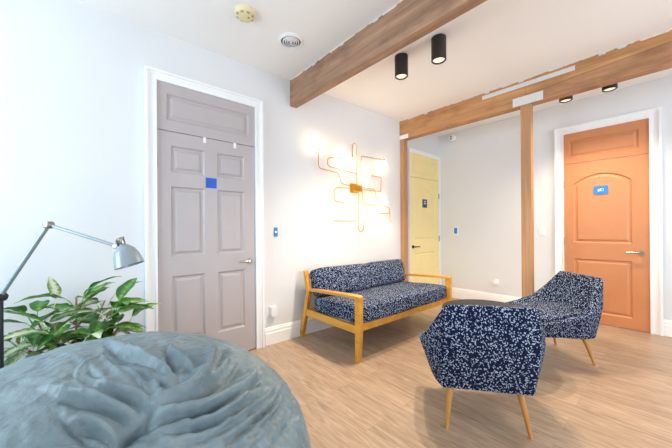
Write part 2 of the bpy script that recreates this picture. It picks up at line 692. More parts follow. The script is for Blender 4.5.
# yellow door on the left wall beyond the post
d3 = make_door('door_3', fnL, 3.965, 4.838,
               [(4.10, 1.01, 4.71, 1.88, 0.12), (4.10, 0.13, 4.71, 0.80, 0)],
               (4.05, 2.12, 4.75, 2.33, 0), 2.42, 'yellow_door_paint', 'pale yellow two-panel door with arched upper panel')
lever(d3, fnL, 4.045, 0.905, 1, 'dark_bronze')
for z in (1.77, 1.02):
    hinge(d3, fnL, 4.84, z)

# ------------------------------------------------------------------ timber beams and posts


def plate(name, parent, x0, x1, y, z0, z1, mat='galvanised_steel', t=0.004, holes=()):
    bm = B()
    box(bm, x0, x1, y - t, y, z0, z1)
    for (hx, hz) in holes:
        lathe(bm, [(0.006, 0), (0.006, 0.004)], 8, Matrix.Translation((hx, y - t, hz)) @ Matrix.Rotation(R(90), 4, 'X'))
    return obj(name, bm, mat, parent, smooth=False)


def torn_edge(parent, x0, x1, y, seed):
    """ragged strip of plaster left along the top of a beam"""
    rnd = random.Random(seed)
    bm = B()
    x = x0
    while x < x1:
        w = rnd.uniform(0.05, 0.22)
        h = rnd.uniform(0.004, 0.016)
        x2 = min(x + w, x1)
        prism(bm, [(x, ZC), (x2, ZC), (x2 - rnd.uniform(0, 0.03), ZC - h * rnd.uniform(0.3, 1)), (x + rnd.uniform(0, 0.03), ZC - h)],
              lambda p, q, d: (p, y - d, q), 0, 0.003)
        x = x2 + rnd.choice((0, 0.0, 0.02))
    return obj('torn_plaster_edge', bm, 'torn_plaster', parent, smooth=False)


def clip(parent, x, y, w=0.05):
    bm = B()
    box(bm, x - w / 2, x + w / 2, y - 0.006, y, ZC - 0.02, ZC - 0.001)
    box(bm, x - w / 4, x + w / 4, y - 0.010, y - 0.006, ZC - 0.016, ZC - 0.006)
    return obj('metal_clip', bm, 'galvanised_steel', parent, smooth=False)


Y1, Y2, ZBM = 1.765, 3.74, 2.566
bm1 = thing('ceiling_beam', 'weathered brown timber ceiling beam nearest, ending on the wall beside the grey door', 'beam', (WL, Y1, ZBM))
bm = B(); box(bm, WL, WR, Y1, Y1 + 0.085, ZBM, ZC); bevel(bm, 0.004, 1)
obj('timber', bm, 'beam_weathered', bm1)
torn_edge(bm1, WL + 0.02, 1.5, Y1, 3)
for x in (-2.357, -1.941, -1.542, -1.0):
    clip(bm1, x, Y1)

bm2 = thing('ceiling_beam', 'honey brown timber ceiling beam resting on the slim posts, with steel straps', 'beam', (WL, Y2, ZBM))
XJ = -1.092
ysl = lambda p, q, d: (p, Y2 + d, q)
bm = B(); box(bm, WL, XJ - 0.003, Y2, Y2 + 0.11, ZBM, ZC); bevel(bm, 0.003, 1)
obj('timber', bm, 'beam_honey', bm2)
zq = lambda x: 2.672 + (x - XJ) * (2.755 - 2.672) / 1.07
xe = 1.1
bm = B(); prism(bm, [(XJ, ZBM), (WR, ZBM), (WR, zq(xe) - 0.003), (xe, zq(xe) - 0.003), (XJ, zq(XJ) - 0.003)], ysl, 0, 0.11)
obj('lower_timber', bm, 'beam_sawn', bm2, smooth=False)
bm = B(); prism(bm, [(XJ, zq(XJ)), (xe, zq(xe)), (WR, zq(xe)), (WR, ZC), (XJ, ZC)], ysl, 0, 0.11)
obj('upper_timber', bm, 'beam_honey', bm2, smooth=False)
torn_edge(bm2, WL + 0.05, 2.0, Y2, 7)
for x in (-2.34, -1.5, -1.137, -0.458, -0.321):
    clip(bm2, x, Y2)
plate('steel_strap', bm2, -1.56, -0.66, Y2, 2.772, 2.818, holes=[(-1.5 + 0.12 * i, 2.795) for i in range(7)])
plate('steel_plate', bm2, -1.222, -0.93, Y2, 2.572, 2.666, holes=[(x, z) for x in (-1.19, -1.13, -1.02, -0.96) for z in (2.60, 2.64)])
plate('end_bracket', bm2, WL + 0.002, WL + 0.16, Y2, 2.57, 2.63, 'white_plastic')

p1 = thing('wooden_post', 'slim timber post against the wall beside the yellow door', 'post', (WL + 0.055, Y2 + 0.05, 0))
bm = B(); box(bm, WL, WL + 0.075, Y2 + 0.005, Y2 + 0.095, 0, ZBM); bevel(bm, 0.004, 1)
obj('timber', bm, 'post_wood', p1)
p2 = thing('wooden_post', 'slim freestanding timber post in front of the white far wall', 'post', (-1.095, Y2 + 0.05, 0))
bm = B(); box(bm, -1.147, -1.05, Y2 + 0.005, Y2 + 0.095, 0, ZBM); bevel(bm, 0.004, 1)
obj('timber', bm, 'post_wood', p2)

# ------------------------------------------------------------------ ceiling fittings


def downlight(loc, label, group, power):
    t = thing('ceiling_downlight', label, 'ceiling light', loc, 0, group)
    x, y, z = loc
    bm = B(); lathe(bm, [(0.058, z), (0.062, z - 0.004), (0.062, z - 0.196), (0.058, z - 0.2), (0.053, z - 0.2), (0.050, z - 0.188)], 32, Matrix.Translation((x, y, 0)), cap=False)
    obj('cylinder_housing', bm, 'black_metal', t)
    bm = B(); lathe(bm, [(0.0505, z - 0.186), (0.045, z - 0.192), (0.02, z - 0.195)], 32, Matrix.Translation((x, y, 0)))
    obj('lens', bm, 'downlight_lens', t)
    d = bpy.data.lights.new('downlight_beam', 'SPOT')
    d.energy = power
    d.color = (1.0, 0.83, 0.62)
    d.spot_size = R(125)
    d.spot_blend = 0.9
    d.shadow_soft_size = 0.045
    lo = bpy.data.objects.new('downlight_beam', d)
    COL.objects.link(lo)
    lo.location = (0, 0, -0.21)
    lo.parent = t
    return t


downlight((-1.72, 2.33, ZC), 'black cylinder downlight on the middle ceiling, left and nearer the sofa', 'downlights in the middle bay', 85)
downlight((-1.345, 2.355, ZC), 'black cylinder downlight on the middle ceiling, right one', 'downlights in the middle bay', 85)
downlight((-0.83, 4.22, ZC), 'black downlight half hidden behind the far beam, above left of the orange door', 'downlights behind the far beam', 44)
downlight((-0.46, 4.235, ZC), 'black downlight half hidden behind the far beam, above middle of the orange door', 'downlights behind the far beam', 44)

sd = thing('smoke_detector', 'yellowed white round smoke detector on the near ceiling', 'smoke detector', (-2.136, 0.951, ZC))
mt = Matrix.Translation((-2.136, 0.951, 0))
bm = B(); lathe(bm, [(0.078, ZC), (0.078, ZC - 0.016), (0.07, ZC - 0.03), (0.05, ZC - 0.042), (0.02, ZC - 0.045)], 32, mt)
obj('detector_body', bm, 'yellowed_plastic', sd)
bm = B()
for a in range(8):
    q = mt @ Matrix.Rotation(a * PI / 4, 4, 'Z')
    vs = [q @ Vector(p) for p in ((0.052, -0.012, ZC - 0.0385), (0.066, -0.012, ZC - 0.0325), (0.066, 0.012, ZC - 0.0325), (0.052, 0.012, ZC - 0.0385))]
    lo = [bm.verts.new(v + Vector((0, 0, -0.0025))) for v in vs]
    bm.faces.new(lo)
lathe(bm, [(0.009, ZC - 0.044), (0.009, ZC - 0.048)], 12, mt @ Matrix.Translation((0.02, 0.02, 0)))
obj('vent_slots', bm, 'detector_slot', sd, smooth=False)

vt = thing('ceiling_vent', 'white round ceiling vent with concentric rings', 'vent', (-2.207, 1.403, ZC))
mt = Matrix.Translation((-2.207, 1.403, 0))
bm = B(); lathe(bm, [(0.112, ZC), (0.112, ZC - 0.006), (0.092, ZC - 0.016), (0.086, ZC - 0.013), (0.084, ZC - 0.002)], 40, mt, cap=False)
obj('rim', bm, 'white_plastic', vt)
bm = B(); lathe(bm, [(0.0845, ZC - 0.001), (0.0845, ZC - 0.003)], 40, mt)
obj('duct_opening', bm, 'dark_void', vt)
for r in (0.068, 0.049, 0.030):
    bm = B(); lathe(bm, [(r + 0.005, ZC - 0.006), (r + 0.005, ZC - 0.013), (r - 0.004, ZC - 0.017), (r - 0.004, ZC - 0.011)], 36, mt, cap=False)
    obj('ring', bm, 'white_plastic', vt)
bm = B(); lathe(bm, [(0.012, ZC - 0.003), (0.014, ZC - 0.016), (0.006, ZC - 0.019)], 20, mt)
obj('centre_boss', bm, 'white_plastic', vt)

# ------------------------------------------------------------------ small things on the walls


def wall_box(bm, fn, u0, u1, z0, z1, n0, n1, bv=0.003):
    prism(bm, [(u0, z0), (u1, z0), (u1, z1), (u0, z1)], fn, n0, n1)
    if bv:
        bevel(bm, bv, 2)


def mount(name, label, cat, fn, u, z, group=None):
    return thing(name, label, cat, fn(u, z, 0), 0, group)


t = mount('light_switch', 'white double light switch plate beside the grey door', 'light switch', fnL, 1.70, 1.175)
bm = B(); wall_box(bm, fnL, 1.665, 1.735, 1.115, 1.235, 0.0005, 0.007); obj('switch_plate', bm, 'white_plastic', t)
for z in (1.155, 1.195):
    bm = B(); wall_box(bm, fnL, 1.685, 1.715, z - 0.016, z + 0.016, 0.007, 0.013, 0.002); obj('rocker', bm, 'white_plastic', t)
t = mount('wall_tag', 'small blue tag on the wall between grey door and light switch', 'tag', fnL, 1.575, 1.175)
bm = B(); wall_box(bm, fnL, 1.553, 1.593, 1.128, 1.222, 0.0005, 0.012); obj('tag_plate', bm, 'sign_blue', t)
bm = B(); wall_box(bm, fnL, 1.561, 1.585, 1.165, 1.185, 0.012, 0.0135, 0); obj('tag_mark', bm, 'sign_white', t, smooth=False)
t = mount('plug_in_device', 'white plug-in box low on the wall beside the grey door', 'plug-in device', fnL, 1.53, 0.345)
bm = B(); wall_box(bm, fnL, 1.49, 1.57, 0.285, 0.40, 0.0005, 0.008); obj('outlet_plate', bm, 'white_plastic', t)
bm = B(); wall_box(bm, fnL, 1.498, 1.562, 0.295, 0.388, 0.008, 0.05, 0.012); obj('device_body', bm, 'white_plastic', t)
t = mount('light_switch', 'white light switch plate on the far wall right of the freestanding post', 'light switch', fnF, -1.24, 1.155)
bm = B(); wall_box(bm, fnF, -1.275, -1.205, 1.095, 1.215, 0.0005, 0.007); obj('switch_plate', bm, 'white_plastic', t)
bm = B(); wall_box(bm, fnF, -1.255, -1.225, 1.12, 1.19, 0.007, 0.012, 0.002); obj('rocker', bm, 'white_plastic', t)
t = mount('wall_thermostat', 'white plate with blue face on the white wall right of the yellow door', 'thermostat', fnF, -2.49, 1.155)
bm = B(); wall_box(bm, fnF, -2.54, -2.44, 1.085, 1.225, 0.0005, 0.010); obj('back_plate', bm, 'white_plastic', t)
bm = B(); wall_box(bm, fnF, -2.515, -2.465, 1.105, 1.205, 0.010, 0.018); obj('blue_face', bm, 'sign_blue', t)
t = mount('door_stop', 'small round white knob low on the white far wall', 'wall knob', fnF, -1.85, 0.355)
bm = B()
mm = Matrix.Translation((-1.85, WF, 0.355)) @ Matrix.Rotation(R(90), 4, 'X')
lathe(bm, [(0.05, 0.0005), (0.05, 0.008), (0.03, 0.012), (0.03, 0.035), (0.036, 0.042), (0.03, 0.052), (0.01, 0.056)], 24, mm)
obj('knob', bm, 'white_plastic', t)
t = mount('wall_alarm', 'round white alarm high on the far wall near the corner', 'alarm', fnF, -2.545, 2.762)
mm = Matrix.Translation((-2.545, WF, 2.762)) @ Matrix.Rotation(R(90), 4, 'X')
bm = B(); lathe(bm, [(0.062, 0.0005), (0.062, 0.02), (0.052, 0.04), (0.03, 0.048)], 28, mm); obj('alarm_body', bm, 'white_plastic', t)
bm = B()
for zz in (-0.018, 0.018):
    lathe(bm, [(0.013, 0.046), (0.013, 0.0505)], 16, mm @ Matrix.Translation((0.0, zz, 0)))
obj('sensor', bm, 'dark_void', t)

# signs and tape on the doors
bm = B(); wall_box(bm, fnL, 0.858, 0.955, 1.583, 1.675, 0.0185, 0.0195, 0)
tag(obj('tape_square', bm, 'blue_tape', smooth=False), 'plain blue square of tape on the grey door', 'tape')
for u, lab in ((0.851, 'left of two small white clips at the top of the grey door'), (1.128, 'right of two small white clips at the top of the grey door')):
    bm = B(); wall_box(bm, fnL, u - 0.012, u + 0.012, 1.985, 2.036, 0.0185, 0.024, 0.002)
    tag(obj('door_clip', bm, 'white_plastic', smooth=False), lab, 'clip', 'white clips on the grey door')


def lettering(parent, shapes, fn, mat, n0, n1):
    bm = B()
    for r in shapes:
        prism(bm, [(r[0], r[2]), (r[1], r[2]), (r[1], r[3]), (r[0], r[3])], fn, n0, n1)
    obj('lettering', bm, mat, parent, smooth=False)


su, sz = -0.617, 1.662
t = mount('door_sign', 'blue sign with pale lettering on the orange door', 'sign', lambda u, z, n: fnF(u, z, 0.0185), su, sz)
bm = B(); wall_box(bm, fnF, su - 0.068, su + 0.068, sz - 0.055, sz + 0.05, 0.0155, 0.022, 0.002); obj('sign_plate', bm, 'sign_blue', t)
lettering(t, [(su - 0.026, su - 0.010, sz - 0.018, sz + 0.012), (su - 0.006, su + 0.030, sz + 0.012, sz + 0.020), (su - 0.006, su + 0.006, sz - 0.018, sz + 0.020),
              (su - 0.006, su + 0.030, sz - 0.018, sz - 0.010), (su + 0.022, su + 0.030, sz - 0.018, sz + 0.020)], fnF, 'sign_white', 0.022, 0.0228)
su, sz = 4.395, 1.62
t = mount('door_sign', 'dark blue sign on the yellow door', 'sign', lambda u, z, n: fnL(u, z, 0.0185), su, sz)
bm = B(); wall_box(bm, fnL, su - 0.065, su + 0.065, sz - 0.07, sz + 0.07, 0.0155, 0.022, 0.002); obj('sign_plate', bm, 'sign_navy', t)
lettering(t, [(su - 0.02, su + 0.02, sz + 0.02, sz + 0.04), (su - 0.03, su + 0.03, sz - 0.01, sz + 0.002)], fnL, 'sign_white', 0.022, 0.0228)

# ------------------------------------------------------------------ brass wall light
XS = WL + 0.075
wl = thing('wall_light', 'sprawling brass tube wall light with many glowing bulbs above the sofa', 'wall light', (WL, 2.73, 1.735))
PATHS = [
    ([(2.736, 1.735), (2.738, 2.29), (2.697, 2.325), (2.66, 2.28), (2.655, 2.143)], (0, -1)),
    ([(2.806, 1.735), (2.808, 2.165), (3.271, 2.18)], (0.25, -1)),
    ([(2.722, 1.735), (2.722, 1.915), (2.264, 1.949), (2.226, 1.967), (2.227, 2.032), (2.265, 2.061), (2.43, 2.071)], (1, 0)),
    ([(2.70, 1.76), (2.51, 1.759), (2.452, 1.785), (2.428, 1.88), (2.38, 1.898), (2.122, 1.916), (2.106, 1.95), (2.106, 2.129)], (0, 1)),
    ([(2.70, 1.725), (2.371, 1.708), (2.339, 1.675), (2.338, 1.555), (2.369, 1.536), (2.584, 1.529)], (1, 0)),
    ([(2.748, 1.70), (2.748, 1.302), (2.304, 1.30)], (-1, 0)),
    ([(2.764, 1.693), (2.762, 1.20), (2.80, 1.155), (2.849, 1.185), (2.884, 1.324)], (0.1, 1)),
    ([(2.826, 1.71), (2.826, 1.528), (3.264, 1.526), (3.38, 1.50), (3.399, 1.45), (3.399, 1.296)], (-0.5, -1)),
    ([(2.76, 1.745), (3.069, 1.742), (3.098, 1.60), (3.20, 1.577)], (1, 0)),
    ([(2.76, 1.728), (3.213, 1.722), (3.226, 1.93), (3.001, 1.926)], (-1, 0)),
    ([(3.397, 1.44), (3.36, 1.421), (3.132, 1.41)], (-1, 0)),
]
bm = B(); box(bm, WL + 0.0005, WL + 0.03, 2.67, 2.79, 1.675, 1.795); bevel(bm, 0.004, 2)
obj('wall_plate', bm, 'brass', wl)
bm = B()
for z in (1.70, 1.73, 1.76):
    lathe(bm, [(0.018, -0.075), (0.020, -0.07), (0.020, 0.07), (0.018, 0.075)], 16, Matrix.Translation((XS, 2.736, z)) @ Matrix.Rotation(R(90), 4, 'X'))
box(bm, WL + 0.03, XS - 0.01, 2.70, 2.77, 1.70, 1.765)
obj('hub', bm, 'brass', wl)
for i, (pts, dr) in enumerate(PATHS):
    off = 0.010 * ((i % 3) - 1)
    P3 = [(XS + off, a, b) for a, b in pts]
    bm = B(); tube(bm, rounded(P3, 0.035), 0.0055, 8)
    arm = obj('tube_arm', bm, 'brass', wl)
    d = Vector((0.35, dr[0], dr[1])).normalized()
    e = Vector(P3[-1])
    bm = B(); tube(bm, [e - d * 0.004, e + d * 0.028], [0.008, 0.0095], 12)
    obj('bulb_holder', bm, 'bulb_holder', arm)
    bm = B(); tube(bm, [e + d * q for q in (0.027, 0.034, 0.05, 0.075, 0.092, 0.1)], [0.006, 0.010, 0.012, 0.012, 0.008, 0.002], 12)
    obj('bulb', bm, 'glowing_bulb', arm)

# ------------------------------------------------------------------ sofa
SOFA0, SOFA1 = 1.885, 3.47     # centre lines of the two arm frames
sf = thing('sofa', 'oak framed two-seat sofa with navy flecked cushions against the wall', 'sofa', (-2.32, 2.68, 0))


def slab_loop(bm, pts, y0, y1, bv=0.006):
    """polygon in (x,z), extruded in y"""
    prism(bm, pts, lambda p, q, d: (p, d, q), y0, y1)
    bevel(bm, bv, 2)


for yc in (SOFA0, SOFA1):
    h = 0.022
    # rear leg running up into the back post
    bm = B()
    rings = []
    for x, z, hw in ((-2.772, 0.0, 0.016), (-2.70, 0.27, 0.026), (-2.632, 0.53, 0.027), (-2.70, 0.742, 0.016)):
        rings.append([(x - hw, yc - h, z), (x + hw, yc - h, z), (x + hw, yc + h, z), (x - hw, yc + h, z)])
    loft(bm, rings); bevel(bm, 0.005, 2)
    obj('rear_leg', bm, 'sofa_oak', sf)
    bm = B()
    rings = []
    for x, z, hw in ((-1.885, 0.0, 0.017), (-1.872, 0.28, 0.030), (-1.872, 0.50, 0.032), (-1.872, 0.573, 0.034)):
        rings.append([(x - hw, yc - h, z), (x + hw, yc - h, z), (x + hw, yc + h, z), (x - hw, yc + h, z)])
    loft(bm, rings); bevel(bm, 0.006, 2)
    obj('front_leg', bm, 'sofa_oak', sf)
    bm = B()
    rings = []
    for x, z, hw, tz in ((-2.645, 0.542, 0.022, 0.012), (-2.4, 0.561, 0.030, 0.013), (-2.0, 0.583, 0.036, 0.013), (-1.88, 0.587, 0.036, 0.013), (-1.842, 0.585, 0.026, 0.010)):
        rings.append([(x, yc - hw, z - tz), (x, yc + hw, z - tz), (x, yc + hw, z + tz), (x, yc - hw, z + tz)])
    loft(bm, rings); bevel(bm, 0.007, 2)
    obj('armrest', bm, 'sofa_oak', sf)
    bm = B(); box(bm, -2.68, -1.89, yc - 0.014, yc + 0.014, 0.255, 0.325); bevel(bm, 0.004, 2)
    obj('side_rail', bm, 'sofa_oak', sf)
bm = B(); box(bm, -1.915, -1.885, SOFA0 + 0.022, SOFA1 - 0.022, 0.268, 0.335); bevel(bm, 0.004, 2)
obj('front_rail', bm, 'sofa_oak', sf)
bm = B(); box(bm, -2.69, -2.66, SOFA0 + 0.022, SOFA1 - 0.022, 0.262, 0.325); bevel(bm, 0.004, 2)
obj('rear_rail', bm, 'sofa_oak', sf)
bm = B(); box(bm, -2.705, -2.68, SOFA0 + 0.02, SOFA1 - 0.02, 0.655, 0.705); bevel(bm, 0.004, 2)
obj('back_rail', bm, 'sofa_oak', sf)
bm = B()
for i in range(9):
    y = SOFA0 + 0.12 + i * (SOFA1 - SOFA0 - 0.24) / 8
    box(bm, -2.66, -1.915, y - 0.025, y + 0.025, 0.305, 0.322)
obj('seat_slats', bm, 'sofa_oak', sf, smooth=False)


def cushion(name, parent, fn, a, b, c, puff, mat, seed=0, k=11.0):
    """soft box of size a x b x c mapped by fn((p,q,r) in -1..1 scaled)"""
    bm = B()
    bmesh.ops.create_cube(bm, size=2.0)
    bmesh.ops.subdivide_edges(bm, edges=bm.edges[:], cuts=11, use_grid_fill=True)
    for v in bm.verts:
        x, y, z = v.co
        # squircle rounding
        n = (abs(x) ** k + abs(y) ** k + abs(z) ** k) ** (1 / k)
        x, y, z = x / n, y / n, z / n
        pu = 1 + puff * (1 - x * x) * (1 - y * y)
        w = noise.noise(Vector((x * 2.2 + seed, y * 3.1, z * 2 + seed * 1.7))) * 0.006
        v.co = fn(x * a / 2, y * b / 2, z * c / 2 * pu + w)
    return obj(name, bm, mat, parent, angle=80)


ym = (SOFA0 + SOFA1) / 2
LY = SOFA1 - SOFA0 - 0.075
cushion('seat_cushion', sf, lambda p, q, r: Vector((-2.225 + p, ym - 0.012 + q, 0.406 + r + 0.018 * (p / 0.36) - 0.004)), 0.78, LY + 0.055, 0.168, 0.08, 'navy_fleck_fabric', seed=2)
for i in (0, 1):
    yc = ym + (i - 0.5) * LY / 2
    ang = R(-15)
    ca, sa = math.cos(ang), math.sin(ang)

    def fnc(p, q, r, yc=yc, s=i):
        # p across thickness, r is up
        tilt = 0.085 * (q + 0.1) if s == 0 else -0.012 * q
        up = p
        th = r
        x = -2.555 + th * ca + up * sa
        z = 0.618 + up * ca - th * sa
        return Vector((x + tilt, yc - 0.012 + q, z))
    cushion('back_cushion', sf, fnc, 0.31, LY / 2 + 0.004, 0.16, 0.3, 'navy_fleck_fabric', seed=5 + 3 * i, k=8.0)

# ------------------------------------------------------------------ two tub armchairs
CH = dict(z_top=0.76)
ac = thing('armchair', 'navy flecked tub armchair turned away, its back nearest the viewer', 'armchair', (-0.872, 1.979, 0), R(37.4), 'navy flecked armchairs')


def mirror_pts(half):
    """half from the centre back out to the front on the +x side -> full left..right"""
    return [(-x, y, z) for x, y, z in reversed(half)] + half


rim_o = mirror_pts([(0.09, -0.302, 0.762), (0.245, -0.300, 0.760), (0.318, -0.195, 0.604), (0.372, -0.09, 0.492), (0.366, 0.10, 0.430), (0.345, 0.285, 0.392)])
rim_i = mirror_pts([(0.08, -0.258, 0.758), (0.215, -0.256, 0.752), (0.278, -0.165, 0.600), (0.325, -0.075, 0.490), (0.318, 0.10, 0.432), (0.298, 0.272, 0.394)])
mid_o = mirror_pts([(0.09, -0.288, 0.52), (0.262, -0.283, 0.52), (0.320, -0.18, 0.46), (0.362, -0.085, 0.455), (0.350, 0.10, 0.40), (0.330, 0.285, 0.365)])
bot_o = mirror_pts([(0.09, -0.228, 0.240), (0.252, -0.224, 0.238), (0.277, -0.14, 0.240), (0.291, -0.06, 0.244), (0.285, 0.10, 0.256), (0.268, 0.275, 0.256)])
in_b = mirror_pts([(0.08, -0.195, 0.385), (0.185, -0.193, 0.385), (0.22, -0.12, 0.385), (0.238, -0.05, 0.385), (0.245, 0.10, 0.37), (0.245, 0.265, 0.355)])
bm = B()
loops = [bot_o, mid_o, rim_o, rim_i, in_b]
vr = [[bm.verts.new(p) for p in l] for l in loops]
n = len(bot_o)
for a, b in zip(vr[:-1], vr[1:]):
    for i in range(n - 1):
        bm.faces.new((a[i], a[i + 1], b[i + 1], b[i]))
bm.faces.new(vr[0])                          # underside
bm.faces.new(vr[-1])                         # seat deck
# arm fronts
bm.faces.new([l[0] for l in vr][::-1] )
bm.faces.new([l[-1] for l in vr])
bm.faces.new([vr[0][0], vr[-1][0], vr[-1][-1], vr[0][-1]])
bmesh.ops.recalc_face_normals(bm, faces=bm.faces[:])
bevel(bm, 0.012, 3, angle=22)
obj('shell', bm, 'navy_fleck_fabric', ac, world=False, angle=60)


def seat_fn(p, q, r):
    w = 1.0 - 0.16 * max(0, -q / 0.25)
    return Vector((p * w, 0.045 + q, 0.392 + r - 0.02 * q / 0.25))


cushion('seat_cushion', ac, seat_fn, 0.50, 0.49, 0.085, 0.25, 'navy_fleck_fabric', seed=9)
ac_parts = [o for o in ac.children if o.name.startswith('seat_cushion')]
for o in ac_parts:            # built in local space above: undo the world -> local transform
    o.data.transform(LOCM[ac.name])
for sx in (-1, 1):
    for (tx, ty, fx, fy) in ((0.190, -0.155, 0.228, -0.23), (0.17, 0.20, 0.175, 0.275)):
        bm = B()
        tube(bm, [(sx * tx, ty, 0.25), (sx * (tx * 0.55 + fx * 0.45), ty * 0.55 + fy * 0.45, 0.155), (sx * fx, fy, 0.0)], [0.021, 0.0175, 0.0105], 14)
        for v in bm.verts:
            if v.co.z < 0.012:
                v.co.z = 0.0
        obj('leg', bm, 'chair_oak', ac, world=False)
dup(ac, (-0.802, 3.366, 0), R(139.1), 'navy flecked tub armchair facing left, in front of the orange door')

# ------------------------------------------------------------------ coffee table
TX, TY, TZ = -1.085, 2.66, 0.50
ct = thing('coffee_table', 'low round dark coffee table between the two armchairs', 'coffee table', (TX, TY, 0))
mt = Matrix.Translation((TX, TY, 0))
bm = B(); lathe(bm, [(0.34, TZ - 0.028), (0.362, TZ - 0.022), (0.366, TZ - 0.012), (0.362, TZ - 0.002), (0.355, TZ)], 64, mt)
obj('table_top', bm, 'table_top_black', ct)
for a in (40, 160, 280):
    c, s = math.cos(R(a)), math.sin(R(a))
    bm = B(); tube(bm, [(TX + 0.17 * c, TY + 0.17 * s, TZ - 0.026), (TX + 0.24 * c, TY + 0.24 * s, 0.0)], [0.018, 0.011], 12)
    for v in bm.verts:
        if v.co.z < 0.012:
            v.co.z = 0.0
    obj('leg', bm, 'table_wood', ct)

# ------------------------------------------------------------------ bean bag
BX, BY, BR, BH, BZC = -1.251, 0.052, 0.70, 0.80, 0.30
